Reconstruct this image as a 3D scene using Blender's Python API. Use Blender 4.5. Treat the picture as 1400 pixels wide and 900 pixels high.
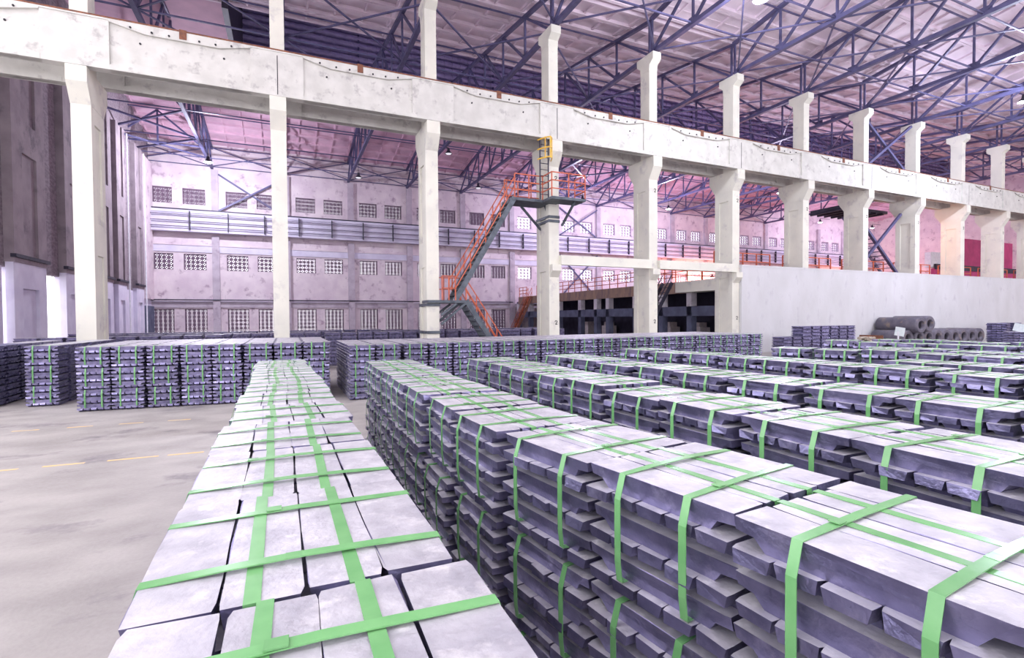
import bpy, math, random
from mathutils import Vector, Matrix
random.seed(7)
scene = bpy.context.scene
COL = scene.collection
for o in list(bpy.data.objects): bpy.data.objects.remove(o)

# ------------------------------------------------------------------ camera
CAM_H = 2.15
YAW, PITCH, ROLL = math.radians(24.2), math.radians(-1.25), math.radians(0.4)
fwd = Vector((math.sin(YAW)*math.cos(PITCH), math.cos(YAW)*math.cos(PITCH), math.sin(PITCH)))
rgt = Vector((math.cos(YAW), -math.sin(YAW), 0))
upv = rgt.cross(fwd)
r2 = rgt*math.cos(ROLL) - upv*math.sin(ROLL)
u2 = upv*math.cos(ROLL) + rgt*math.sin(ROLL)
cd = bpy.data.cameras.new('camera'); cam = bpy.data.objects.new('camera', cd); COL.objects.link(cam)
cam.matrix_world = Matrix(((r2.x, u2.x, -fwd.x, 0), (r2.y, u2.y, -fwd.y, 0), (r2.z, u2.z, -fwd.z, CAM_H), (0, 0, 0, 1)))
cd.sensor_width = 36; cd.lens = 690/1400*36; cd.clip_end = 400; cd.clip_start = 0.05
scene.camera = cam

# ------------------------------------------------------------------ world, exposure
w = bpy.data.worlds.new('overcast_sky'); scene.world = w; w.use_nodes = True
bg = w.node_tree.nodes['Background']
bg.inputs[0].default_value = (0.94, 0.92, 1.0, 1); bg.inputs[1].default_value = 4.5
vs = scene.view_settings
vs.view_transform = 'Standard'; vs.look = 'None'; vs.gamma = 1; vs.use_curve_mapping = False
vs.exposure = 0.12
scene.cycles.max_bounces = 6; scene.cycles.diffuse_bounces = 4; scene.cycles.glossy_bounces = 3; scene.cycles.transmission_bounces = 2
scene.cycles.use_adaptive_sampling = True; scene.cycles.adaptive_threshold = 0.03

# ------------------------------------------------------------------ materials
def S(c):  # sRGB 0-255 -> linear
    return tuple(((x/255)/12.92 if x/255 <= .04045 else ((x/255+.055)/1.055)**2.4) for x in c)
MATS = {}
def mat(name, c1, c2=None, scale=3.0, rough=.7, metal=0.0, bump=0.0, bscale=None, detail=6, stretch=(1, 1, 1), c3=None, s3=.6, lo=.35, hi=.65, spec=.5, rnd=0.0, rvar=0.0):
    m = bpy.data.materials.new(name); m.use_nodes = True
    nt = m.node_tree; N = nt.nodes; L = nt.links
    b = N['Principled BSDF']
    b.inputs['Roughness'].default_value = rough; b.inputs['Metallic'].default_value = metal
    b.inputs['Specular IOR Level'].default_value = spec
    c1 = S(c1)+(1,); b.inputs['Base Color'].default_value = c1
    geo = N.new('ShaderNodeNewGeometry'); mp = N.new('ShaderNodeMapping')
    mp.inputs['Scale'].default_value = stretch
    L.new(geo.outputs['Position'], mp.inputs['Vector'])
    out = None
    if c2:
        nz = N.new('ShaderNodeTexNoise'); nz.inputs['Scale'].default_value = scale; nz.inputs['Detail'].default_value = detail
        L.new(mp.outputs[0], nz.inputs['Vector'])
        cr = N.new('ShaderNodeValToRGB'); cr.color_ramp.elements[0].position = lo; cr.color_ramp.elements[1].position = hi
        cr.color_ramp.elements[0].color = c1; cr.color_ramp.elements[1].color = S(c2)+(1,)
        L.new(nz.outputs['Fac'], cr.inputs[0]); out = cr.outputs[0]
        if c3:
            n3 = N.new('ShaderNodeTexNoise'); n3.inputs['Scale'].default_value = s3; n3.inputs['Detail'].default_value = 9; n3.inputs['Roughness'].default_value = .65
            L.new(mp.outputs[0], n3.inputs['Vector'])
            r3 = N.new('ShaderNodeValToRGB'); r3.color_ramp.elements[0].position = .56; r3.color_ramp.elements[1].position = .68
            L.new(n3.outputs['Fac'], r3.inputs[0])
            mx = N.new('ShaderNodeMix'); mx.data_type = 'RGBA'
            L.new(r3.outputs[0], mx.inputs[0]); L.new(out, mx.inputs[6]); mx.inputs[7].default_value = S(c3)+(1,)
            out = mx.outputs[2]
    if rnd:
        oi = N.new('ShaderNodeObjectInfo'); mr = N.new('ShaderNodeMapRange')
        mr.inputs[3].default_value = 1-rnd; mr.inputs[4].default_value = 1+rnd
        L.new(oi.outputs['Random'], mr.inputs[0])
        mu = N.new('ShaderNodeMix'); mu.data_type = 'RGBA'; mu.blend_type = 'MULTIPLY'; mu.inputs[0].default_value = 1
        if out is None: mu.inputs[6].default_value = c1
        else: L.new(out, mu.inputs[6])
        L.new(mr.outputs[0], mu.inputs[7]); out = mu.outputs[2]
    if out is not None: L.new(out, b.inputs['Base Color'])
    if bump or rvar:
        nb = N.new('ShaderNodeTexNoise'); nb.inputs['Scale'].default_value = bscale or scale*4; nb.inputs['Detail'].default_value = 8
        L.new(mp.outputs[0], nb.inputs['Vector'])
        if bump:
            bp = N.new('ShaderNodeBump'); bp.inputs['Strength'].default_value = bump; bp.inputs['Distance'].default_value = .02
            L.new(nb.outputs['Fac'], bp.inputs['Height']); L.new(bp.outputs[0], b.inputs['Normal'])
        if rvar:
            rr = N.new('ShaderNodeMapRange'); rr.inputs[3].default_value = rough-rvar; rr.inputs[4].default_value = rough+rvar
            rr.inputs[1].default_value = .3; rr.inputs[2].default_value = .7
            L.new(nb.outputs['Fac'], rr.inputs[0]); L.new(rr.outputs[0], b.inputs['Roughness'])
    MATS[name] = m
    return m
mat('floor_concrete', (146, 141, 137), (168, 163, 158), 1.2, .6, bump=.15, bscale=25, c3=(114, 108, 112), s3=.7, stretch=(.8, 1.2, 1), rvar=.1)
mat('yellow_paint', (226, 190, 120), (205, 185, 150), 8, .7)
mat('girder_paint', (210, 209, 202), (196, 195, 188), 2.0, .75, bump=.35, bscale=7, c3=(172, 170, 166), s3=2.4)
mat('column_paint', (222, 220, 206), (210, 209, 197), .9, .75, bump=.12, bscale=9, c3=(194, 191, 186), s3=1.3)
mat('column_side', (214, 210, 216), (196, 190, 200), 1.6, .8, bump=.3, bscale=9, c3=(170, 162, 172), s3=1.1)
mat('plaster_wall', (206, 190, 200), (222, 210, 214), .9, .85, bump=.4, bscale=6, c3=(170, 150, 165), s3=1.4)
mat('plaster_grey', (190, 180, 190), (172, 160, 172), 1.4, .85, bump=.4, bscale=6, c3=(150, 136, 150), s3=1.1)
mat('partition_concrete', (196, 196, 197), (206, 206, 208), .8, .8, bump=.25, bscale=10, c3=(186, 185, 189), s3=1.6, stretch=(1, 1, .5))
mat('dark_plaster', (152, 140, 146), (132, 120, 128), 1.2, .9, bump=.5, bscale=5, c3=(112, 102, 112), s3=.9)
mat('old_brick', (144, 132, 140), (116, 104, 114), 4, .95, bump=.9, bscale=8, stretch=(1, 1, 2.2))
mat('pale_render', (214, 210, 226), (200, 194, 214), 1.1, .85, bump=.2, bscale=8)
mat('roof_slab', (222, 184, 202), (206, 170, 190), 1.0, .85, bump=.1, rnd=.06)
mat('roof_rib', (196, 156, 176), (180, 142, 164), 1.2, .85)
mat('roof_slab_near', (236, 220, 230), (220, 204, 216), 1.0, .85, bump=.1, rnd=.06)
mat('truss_steel', (92, 90, 128), (76, 74, 110), 2.0, .5, .1)
mat('louvre_steel', (186, 176, 214), (166, 156, 196), 3, .5)
mat('dark_steel', (60, 58, 74), (44, 42, 56), 3, .55, .3)
mat('stair_steel', (96, 104, 112), (70, 76, 84), 4, .5, .3)
mat('rail_orange', (204, 104, 70), (184, 88, 58), 6, .5)
mat('cage_yellow', (232, 190, 70), (214, 170, 60), 6, .5)
mat('rust', (140, 90, 66), (104, 70, 58), 9, .85)
mat('lattice_block', (120, 100, 118), (98, 80, 98), 5, .9, bump=.2)
mat('lattice_pale', (176, 160, 178), (160, 146, 164), 5, .9)
mat('mezz_rust', (168, 140, 120), (132, 112, 110), 2.0, .85, stretch=(1.5, 1.5, .3), c3=(112, 92, 96), s3=1.5)
mat('mezz_blue', (98, 104, 128), (80, 84, 108), 1.5, .8)
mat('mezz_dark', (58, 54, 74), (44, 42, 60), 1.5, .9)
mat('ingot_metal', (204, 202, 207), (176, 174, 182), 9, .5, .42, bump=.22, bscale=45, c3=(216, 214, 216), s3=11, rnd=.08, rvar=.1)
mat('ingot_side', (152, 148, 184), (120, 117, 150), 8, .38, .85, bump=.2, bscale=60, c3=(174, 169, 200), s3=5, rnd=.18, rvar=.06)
mat('ingot_in_shade', (150, 150, 176), (116, 116, 146), 9, .5, .7, bump=.3, bscale=40, rnd=.12)  # darker copy of the ingot metal, shadow on the side stacks painted in
mat('strap_green', (102, 160, 100), (114, 170, 110), 12, .26, rnd=.08)
mat('graphite', (104, 100, 112), (86, 82, 96), 3, .5, .2, bump=.15, c3=(140, 124, 112), s3=2)
mat('graphite_dark', (40, 38, 48), (30, 28, 38), 3, .7)
mat('rod_brass', (190, 180, 160), (160, 150, 140), 8, .5, .2)
mat('card_white', (226, 236, 236), (214, 226, 228), 8, .6)
mat('blue_strap', (40, 150, 170), None, rough=.5)
mat('magenta_lit_sheet', (196, 60, 120), (170, 48, 104), 1.2, .6)  # magenta light on the distant block, put into its colour
mat('white_paint', (230, 230, 235), (214, 214, 222), 5, .6)
mat('black_paint', (34, 32, 38), None, rough=.7)
mat('pipe_grey', (128, 120, 136), (108, 100, 118), 4, .6)
mat('cloth_pale', (216, 206, 206), (196, 186, 190), 5, .9)
def emis(name, col, st):
    m = bpy.data.materials.new(name); m.use_nodes = True
    b = m.node_tree.nodes['Principled BSDF']
    b.inputs['Emission Color'].default_value = col+(1,); b.inputs['Emission Strength'].default_value = st
    b.inputs['Base Color'].default_value = (.8, .8, .8, 1); MATS[name] = m
emis('lamp_white', (.9, .92, 1.0), 40); emis('lamp_orange', (1.0, .30, .05), 5); emis('lamp_off_glow', (.9, .9, 1), .6)  # lenses of the unlit lamps are given a faint painted glow

# ------------------------------------------------------------------ mesh helpers
class MB:
    def __init__(s): s.v = []; s.f = []
    def add(s, vs, fs):
        n = len(s.v); s.v += [tuple(p) for p in vs]; s.f += [tuple(i+n for i in f) for f in fs]; return s
    def box(s, x0, x1, y0, y1, z0, z1):
        return s.add([(x0, y0, z0), (x1, y0, z0), (x1, y1, z0), (x0, y1, z0), (x0, y0, z1), (x1, y0, z1), (x1, y1, z1), (x0, y1, z1)],
                     [(0, 3, 2, 1), (4, 5, 6, 7), (0, 1, 5, 4), (1, 2, 6, 5), (2, 3, 7, 6), (3, 0, 4, 7)])
    def bar(s, p, q, w, h, ref=(0, 0, 1)):
        p = Vector(p); q = Vector(q); d = (q-p).normalized(); ref = Vector(ref)
        if abs(d.dot(ref)) > .98: ref = Vector((0, 1, 0))
        a = d.cross(ref).normalized()*w/2; b = a.cross(d).normalized()*h/2
        vs = [p-a-b, p+a-b, p+a+b, p-a+b, q-a-b, q+a-b, q+a+b, q-a+b]
        return s.add(vs, [(0, 1, 2, 3), (7, 6, 5, 4), (0, 4, 5, 1), (1, 5, 6, 2), (2, 6, 7, 3), (3, 7, 4, 0)])
    def prism(s, poly, a, b, axis='x'):
        n = len(poly)
        def P(u, v, t):
            return (t, u, v) if axis == 'x' else ((u, t, v) if axis == 'y' else (u, v, t))
        vs = [P(u, v, a) for u, v in poly]+[P(u, v, b) for u, v in poly]
        fs = [tuple(range(n)), tuple(range(2*n-1, n-1, -1))]+[(i, i+n, (i+1) % n+n, (i+1) % n) for i in range(n)]
        return s.add(vs, fs)
    def tube(s, p, q, r, n=8, cap=True):
        p = Vector(p); q = Vector(q); d = (q-p).normalized(); ref = Vector((0, 0, 1)) if abs(d.z) < .9 else Vector((1, 0, 0))
        a = d.cross(ref).normalized(); b = a.cross(d)
        vs = [c+(a*math.cos(t)+b*math.sin(t))*r for c in (p, q) for t in [2*math.pi*k/n for k in range(n)]]
        fs = [(k, (k+1) % n, (k+1) % n+n, k+n) for k in range(n)]
        if cap: fs += [tuple(range(n-1, -1, -1)), tuple(range(n, 2*n))]
        return s.add(vs, fs)
    def lathe(s, prof, n=20, cx=0, cy=0):   # prof [(r,z)]
        vs = [(cx+r*math.cos(2*math.pi*k/n), cy+r*math.sin(2*math.pi*k/n), z) for r, z in prof for k in range(n)]
        fs = []
        for i in range(len(prof)-1):
            for k in range(n): fs.append((i*n+k, i*n+(k+1) % n, (i+1)*n+(k+1) % n, (i+1)*n+k))
        return s.add(vs, fs)
    def mesh(s, name, m, fix=True):
        me = bpy.data.meshes.new(name); me.from_pydata(s.v, [], s.f)
        if m: me.materials.append(MATS[m] if isinstance(m, str) else m)
        if fix:
            import bmesh
            bm = bmesh.new(); bm.from_mesh(me); bmesh.ops.recalc_face_normals(bm, faces=bm.faces); bm.to_mesh(me); bm.free()
        return me
    def build(s, name, m, parent=None, loc=None, fix=True):
        return inst(name, s.mesh(name, m, fix), parent, loc)
def inst(name, me, parent=None, loc=None, rot=None, scale=None):
    o = bpy.data.objects.new(name, me); COL.objects.link(o)
    if parent: o.parent = parent
    if loc: o.location = loc
    if rot: o.rotation_euler = rot
    if scale: o.scale = scale
    return o
def tag(o, label, cat, group=None):
    o['label'] = label; o['category'] = cat
    if group: o['group'] = group
    return o
def empty(name, loc, label, cat, group=None, rz=0):
    o = inst(name, None, None, loc, (0, 0, rz)); o.empty_display_size = .1
    return tag(o, label, cat, group)
def struct(o, label=None):
    o['kind'] = 'structure'
    if label: o['label'] = label; o['category'] = o.name.split('_')[0]
    return o
def copy_tree(o, parent=None, loc=None):
    c = o.copy(); COL.objects.link(c); c.parent = parent
    if loc: c.location = loc
    for ch in list(o.children): copy_tree(ch, c)
    return c
ORD = ['first', 'second', 'third', 'fourth', 'fifth', 'sixth', 'seventh', 'eighth', 'ninth', 'tenth', 'eleventh', 'twelfth', 'thirteenth', 'fourteenth', 'fifteenth', 'sixteenth', 'seventeenth', 'eighteenth', 'nineteenth', 'twentieth', 'twenty-first', 'twenty-second', 'twenty-third', 'twenty-fourth', 'twenty-fifth', 'twenty-sixth', 'twenty-seventh']

# ------------------------------------------------------------------ building dimensions
XC = lambda i: -6.12+6*i          # main column centres, i = 0 is the leftmost one in view
YF, YB = 21.42, 22.72             # column front / back
YW = 54.04                        # far wall face
XL = -10.77                       # left gable wall face
XR = 93.0
SL = .15
def roof_far(y): return 18.15+SL*(min(y, 76-y)-22.0)
def roof_near(y): return 18.15+SL*(21.8-y)

# floor ------------------------------------------------------------
fl = struct(MB().box(-45, 110, -25, 60, -.3, 0).build('floor', 'floor_concrete'), 'grey stained concrete floor of the warehouse')
def dash(x0, x1, y, rz, wd=.07):
    o = MB().box(-(x1-x0)/2, (x1-x0)/2, -wd/2, wd/2, 0, .002).build('line_dash', 'yellow_paint', fl, ((x0+x1)/2, y, .001)); o.rotation_euler.z = rz
for k in range(9):
    x = -7.2+k*.78; dash(x, x+(.5 if k % 3 else .66), 9.62-.035*(x+4), -.035)
for k in range(9):
    x = -9.2+k*.86; dash(x, x+.42, 12.95-.045*(x+5), -.045, .06)

# far wall with window openings ----------------------------------------
PX = lambda k: .27+6*k
WIN = [(.85, 2.63), (3.43, 5.21)]
ZW = [(.3, 3.16), (6.74, 8.19), (12.69, 14.12)]
wb = MB()
K0, K1 = -2, 16
for k in range(K0, K1):
    x = PX(k); z = 0
    for z0, z1 in ZW:
        if k > 3 and z0 < 1: continue
        wb.box(x, x+6, YW, YW+.35, z, z0)
        wb.box(x, x+WIN[0][0], YW, YW+.35, z0, z1); wb.box(x+WIN[0][1], x+WIN[1][0], YW, YW+.35, z0, z1); wb.box(x+WIN[1][1], x+6, YW, YW+.35, z0, z1)
        z = z1
    wb.box(x, x+6, YW, YW+.35, z, 18.4)
wall_back = struct(wb.build('wall_back', 'plaster_wall', fix=False), 'tall pinkish plastered rear wall with three rows of lattice windows')
pil = MB().box(-.3, .3, -.32, .02, 0, 9.9).box(-.28, .28, -.26, .02, 12, 16).mesh('pilaster', 'plaster_grey')
band = MB().box(0, 6, -.12, .01, 3.3, 3.82).mesh('wall_band', 'plaster_grey')
sill = MB().box(0, 6, -.3, .01, 3.82, 3.9).mesh('sill_ledge', 'pale_render')
lint = MB().box(.3, 5.7, -.1, .01, 8.35, 8.95).mesh('lintel', 'pale_render')
mould = MB().box(.3, 5.7, -.16, .01, 8.95, 9.1).mesh('moulding', 'plaster_wall')
for k in range(K0, K1+1):
    inst('pilaster', pil, wall_back, (PX(k), YW, 0))
    if k < K1:
        inst('wall_band', band, wall_back, (PX(k), YW, 0)); inst('sill_ledge', sill, wall_back, (PX(k), YW, 0)); inst('lintel', lint, wall_back, (PX(k), YW, 0)); inst('moulding', mould, wall_back, (PX(k), YW, 0))
def lattice(w_, h_, nx, nz, name, m, t=.05, d=.12, g=.05):
    b = MB(); cw, ch = w_/nx, h_/nz
    for i in range(nx+1): b.box(i*cw-t/2, i*cw+t/2, 0, d, 0, h_)
    for j in range(nz+1): b.box(0, w_, .005, d-.005, j*ch-t/2, j*ch+t/2)
    for i in range(nx):
        for j in range(nz):
            a = (i*cw, d/2, j*ch)
            b.bar((a[0], d/2, a[2]), (a[0]+cw, d/2, a[2]+ch), g, d*.7, (0, 1, 0)); b.bar((a[0]+cw, d/2, a[2]), (a[0], d/2, a[2]+ch), g, d*.7, (0, 1, 0))
    return b.mesh(name, m, False)
LW = WIN[0][1]-WIN[0][0]
lats = [lattice(LW, 2.86, 5, 8, 'lattice', 'lattice_block', .13, .14, .09), lattice(LW, 1.45, 5, 4, 'lattice', 'lattice_block', .12, .14, .08), lattice(LW, 1.43, 5, 4, 'lattice', 'lattice_block', .13, .14, .085)]
latp = [None, lattice(LW, 1.45, 4, 4, 'lattice', 'lattice_pale', .07), lattice(LW, 1.43, 4, 4, 'lattice', 'lattice_pale', .07)]
frm = [MB().box(0, LW, .2, .3, z1-z0-.07, z1-z0).box(0, LW, .2, .3, 0, .07).box(0, .07, .2, .3, 0, z1-z0).box(LW-.07, LW, .2, .3, 0, z1-z0).mesh('window_frame', 'lattice_block') for z0, z1 in ZW]
wn = 0
rowname = ['floor-level', 'middle-row', 'top-row']
for k in range(K0, K1):
    for j, (a, b_) in enumerate(WIN):
        for r, (z0, z1) in enumerate(ZW):
            if r == 0 and k > 3: continue
            wn += 1
            o = inst('window_%d' % wn, frm[r], None, (PX(k)+a, YW, z0)); struct(o)
            inst('lattice', (latp if k > 3 else lats)[r], o, (0, .1, 0))

# left gable wall --------------------------------------------------------
gw = MB()
gw.box(XL-.4, XL, 22.8, 28.0, 0, 4.5).box(XL-.4, XL, 28.75, 32.35, 0, 4.5).box(XL-.4, XL, 34.5, YW+.35, 0, 4.5)
wl = struct(gw.build('wall_left', 'pale_render'), 'left end wall, pale below and dark weathered above, with bright door gaps')
MB().box(XL-.4, XL-.05, 22.8, YW+.35, 4.5, 20.5).build('upper_brickwork', 'old_brick', wl)
colA = [(28.35, 31.6), (34.0, 36.6), (39.4, 42.0), (43.2, 45.3), (48.0, 50.2)]
for a, b_ in colA:
    c = MB()
    wd = b_-a
    c.box(XL-.05, XL+.3, a, a+.28*wd, 4.7, 16).box(XL-.05, XL+.3, b_-.28*wd, b_, 4.7, 16).box(XL-.05, XL+.2, a+.28*wd, b_-.28*wd, 4.7, 16)
    c.box(XL-.05, XL+.3, a+.28*wd, b_-.28*wd, 4.7, 4.95).box(XL-.05, XL+.3, a+.28*wd, b_-.28*wd, 9.6, 11.0)
    c.build('wall_pier', 'dark_plaster', wl)
    p = MB(); p.box(XL-.02, XL+.26, a, a+.25*wd, 0, 4.7).box(XL-.02, XL+.26, b_-.25*wd, b_, 0, 4.7).box(XL-.02, XL+.12, a+.25*wd, b_-.25*wd, 0, 4.7).box(XL-.02, XL+.26, a+.25*wd, b_-.25*wd, 3.6, 4.7)
    p.build('pier_base', 'pale_render', wl)
    MB().box(XL+.2, XL+.4, a-.1, b_+.1, 4.9, 5.05).build('dark_ledge', 'dark_steel', wl)
for a, b_ in ((44.9, 45.3), (49.8, 50.2)):
    MB().tube((XL+.42, b_, .2), (XL+.42, b_, 15.8), .05).build('down_pipe', 'white_paint', wl)  # white tube added as the bright edge line of the pier
MB().box(XL+.06, XL+.3, 50.9, 53.4, 0, 3.4).build('door_1', 'mezz_blue')
struct(bpy.data.objects['door_1'], 'dark blue sheet door at the far end of the left wall')
MB().box(XL-.02, XL+.22, 50.9, YW, 4.0, 16).build('corner_plaster', 'plaster_wall', wl)
# unseen near-bay walls; their open bays are added to admit daylight
wf = MB().box(XL-.4, XR, -11.6, -11.2, 0, 5.0).box(XL-.4, XR, -11.6, -11.2, 13.0, 18.5)
for i in range(-1, 17): wf.box(XC(i)-.4, XC(i)+.4, -11.6, -11.2, 5, 13)
struct(wf.build('wall_front', 'plaster_wall', fix=False), 'unseen plastered wall behind the camera, with bays added to let in daylight')
wsd = MB().box(XL-.4, XL, -11.2, 22.8, 0, 2.6).box(XL-.4, XL, -11.2, 22.8, 14.0, 18.5)
for k in range(6): wsd.box(XL-.4, XL, -11.2+6.6*k, -10.4+6.6*k, 2.6, 14)
struct(wsd.build('wall_side', 'plaster_wall', fix=False), 'unseen side wall left of the camera, with bays added to let in daylight')
# right end wall and partition
struct(MB().box(XR, XR+.4, -11.6, YW+.35, 0, 26).build('wall_right', 'plaster_wall'), 'distant end wall of the far bay')
pw = struct(MB().box(24.16, XR, YF-.16, YF-.01, 0, 5.05).build('wall_middle', 'partition_concrete'), 'pale concrete partition wall below the right hand columns')
MB().box(24.16, XR, YF-.18, YF-.0, 5.05, 5.15).build('wall_coping', 'partition_concrete', pw)
for k in (7, 10):
    MB().box(XC(k)+3-.015, XC(k)+3+.015, YF-.163, YF-.15, 0, 5.0).build('joint_strip', 'column_side', pw)

# ------------------------------------------------------------------ main columns
def column_meshes():
    h = .275; g = .06
    lo = MB()
    lo.box(-h+g, h-g, YF+.3, YB-.3, 0, 10.5)
    lo.box(-h, h, YF, YF+.32, 0, 9.5).box(-h, h, YB-.32, YB, 0, 9.5)
    for z0, z1 in ((0, .5), (4.4, 5.5), (8.86, 9.5)): lo.box(-h, h, YF+.3, YB-.3, z0, z1)
    cb = MB().prism([(YF, 9.4), (YF-.37, 10.03), (YF-.37, 10.55), (YB+.43, 10.55), (YB+.43, 10.03), (YB, 9.4)], -h-.01, h+.01)
    up = MB().box(-.25, .25, YF, YF+.72, 10.5, 15.4)
    hd = MB().prism([(YF, 15.1), (YF-.02, 15.4), (YF-.3, 15.62), (YF-.3, 15.98), (YF+1.02, 15.98), (YF+1.02, 15.62), (YF+.74, 15.4), (YF+.72, 15.1)], -.26, .26)
    return [('lower_shaft', lo.mesh('lower_shaft', 'column_paint')), ('bracket', cb.mesh('bracket', 'column_paint')), ('upper_shaft', up.mesh('upper_shaft', 'column_paint')), ('column_head', hd.mesh('column_head', 'column_paint'))]
CM = column_meshes()
mk = MB()
# small painted mark: a "2"-like hook
for p, q in (((-.07, 0), (-.05, .05)), ((-.05, .05), (.03, .05)), ((.03, .05), (.05, 0)), ((.05, 0), (-.05, -.12)), ((-.05, -.12), (.06, -.12))):
    mk.bar((p[0], 0, p[1]), (q[0], 0, q[1]), .035, .006, (0, 1, 0))
mkm = mk.mesh('painted_mark', 'black_paint')
strap_low = MB().box(-.3, .3, YF-.05, YB+.03, -.06, .06).mesh('steel_band', 'stair_steel')
columns = []
for i in range(-1, 13):
    if i < 0: lab = 'concrete column out at the far left'
    nm = ORD[i] if i >= 0 else 'outer'
    extra = {0: 'thick foreground concrete column at left, ', 3: 'concrete column carrying the orange stair landing, ', 2: 'concrete column with dark steel bands, '}.get(i, 'whitewashed concrete crane column, ')
    if i < 0 or i > 11: continue
    e = empty('concrete_column', (XC(i), 0, 0), extra+nm+' from the left', 'column', 'crane columns')
    for n, me in CM: inst(n, me, e)
    if i >= 3:
        inst('painted_mark', mkm, e, (.12, YF-.004, 8.9)); inst('painted_mark', mkm, e, (.1, YF-.004, 1.95 if i != 5 else 2.1))
    if i == 2:
        inst('steel_band', strap_low, e, (0, 0, 2.75)); inst('steel_band', strap_low, e, (0, 0, 1.55))
    if i == 3: inst('steel_band', strap_low, e, (0, 0, 7.0)); inst('steel_band', strap_low, e, (0, 0, 6.8))
    columns.append(e)
# low brackets + tie beams between columns 4-6
lowb = MB().prism([(YF, 4.1), (YF-.28, 4.4), (YF-.28, 4.7), (YF, 4.7)], -.24, .24).mesh('low_bracket', 'column_paint')
for i in (3, 4, 5): inst('low_bracket', lowb, columns[i])
for i in (3, 4):
    tag(MB().box(.27, 5.73, YF-.22, YF+.06, 4.7, 5.16).build('tie_beam', 'column_paint', None, (XC(i), 0, 0)), ('pale concrete tie beam between the %s and %s columns from the left' % (ORD[i], ORD[i+1])), 'beam', 'low tie beams')

# ------------------------------------------------------------------ crane girders
def girder_mesh():
    b = MB(); y0, y1 = 0, .36; H_ = 1.62
    b.box(0, .9, y0, y1, 0, H_).box(5.1, 6, y0, y1, 0, H_)          # end blocks
    b.box(.9, 5.1, y0+.07, y1-.07, 0, H_)                          # web
    # bottom flange with tapered top, top flange with haunches
    b.prism([(.9, 0), (5.1, 0), (5.1, .16), (4.5, .3), (1.5, .3), (.9, .16)], y0-.015, y1+.015, 'y')
    b.prism([(.9, H_), (5.1, H_), (5.1, H_-.04), (4.1, H_-.26), (1.9, H_-.26), (.9, H_-.04)], y0-.03, y1+.03, 'y')
    b.box(0, 6, y0-.03, y1+.03, H_, H_+.05)
    return b.mesh('girder_body', 'girder_paint')
GB = girder_mesh()
rail = MB().box(0, 6, .12, .24, 1.67, 1.8).mesh('crane_rail', 'rust')
rbr = MB().box(2.9, 3.12, -.05, .0, 1.42, 1.75).mesh('rail_clip', 'rust')
bolt = MB().tube((0, -.035, 0), (0, 0, 0), .035, 6).mesh('bolt', 'black_paint')
joint = MB().box(-.015, .015, -.004, .02, .05, 1.5).mesh('joint_gap', 'graphite_dark')
for i in range(-1, 12):
    for side in (0, 1):
        y = YF-.37 if side == 0 else YB+.06
        nm = 'left of the first column' if i < 0 else 'right of the %s column' % ORD[i]
        lab = ('white concrete crane girder facing the camera, ' if side == 0 else 'shaded rear crane girder behind the front one, ')+nm
        e = empty('crane_girder', (XC(i), y, 10.56), lab, 'beam', 'front crane girders' if side == 0 else 'rear crane girders')
        inst('girder_body', GB, e); inst('crane_rail', rail, e)
        if side == 0:
            inst('rail_clip', rbr, e)
            for bx in (1.5, 2.1, 2.6, 3.5, 4.0, 4.5): inst('bolt', bolt, e, (bx, -.03, 1.45 if 1.8 < bx < 4.2 else 1.5))
            for bx in (1.75, 4.25): inst('bolt', bolt, e, (bx, .07, 1.05))
            if i % 2 == 1: inst('joint_gap', joint, e, (.0, 0, 0))

# ------------------------------------------------------------------ roof: ribbed panels
def panel_mesh(name, m, up):
    b = MB(); Lx, Ly = 5.96, 1.47
    dz = SL*Ly*(1 if up else -1)
    def zz(y): return dz*(y/Ly)
    def sbox(x0, x1, y0, y1, z0, z1):
        vs = [(x, y, z+zz(y)) for z in (z0, z1) for x, y in ((x0, y0), (x1, y0), (x1, y1), (x0, y1))]
        b.add(vs, [(0, 3, 2, 1), (4, 5, 6, 7), (0, 1, 5, 4), (1, 2, 6, 5), (2, 3, 7, 6), (3, 0, 4, 7)])
    sbox(0, Lx, 0, Ly, .18, .26)
    sbox(0, Lx, 0, .14, 0, .18); sbox(0, Lx, Ly-.14, Ly, 0, .18)
    for x in (0, 1.46, 2.93, 4.4, Lx-.1): sbox(x, x+.1, .14, Ly-.14, .06, .18)
    return b.mesh(name, m, False)
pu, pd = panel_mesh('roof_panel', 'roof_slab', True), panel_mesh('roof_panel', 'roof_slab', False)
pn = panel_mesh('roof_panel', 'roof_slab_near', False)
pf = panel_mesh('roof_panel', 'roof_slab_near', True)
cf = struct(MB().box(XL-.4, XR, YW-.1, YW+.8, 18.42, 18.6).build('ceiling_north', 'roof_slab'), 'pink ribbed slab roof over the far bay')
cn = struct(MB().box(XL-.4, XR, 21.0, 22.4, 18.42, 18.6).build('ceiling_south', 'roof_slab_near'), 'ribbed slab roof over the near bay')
for i in range(-1, 17):
    if XC(i) > XR: continue
    for j in range(7):
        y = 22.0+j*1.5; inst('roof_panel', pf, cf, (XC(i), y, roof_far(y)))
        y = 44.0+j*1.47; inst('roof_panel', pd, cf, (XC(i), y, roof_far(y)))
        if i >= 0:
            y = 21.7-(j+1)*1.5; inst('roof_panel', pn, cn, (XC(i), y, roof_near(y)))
MB().box(XL-.4, XR, 7.8, 11.3, 19.75, 19.9).build('slot_slab', 'roof_slab_near', cn)  # slabs shaped to leave an open sky slot that lights the near bay
MB().box(XL-.4, XR, -11.4, 2.0, 19.75, 19.9).build('slot_slab', 'roof_slab_near', cn)
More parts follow.
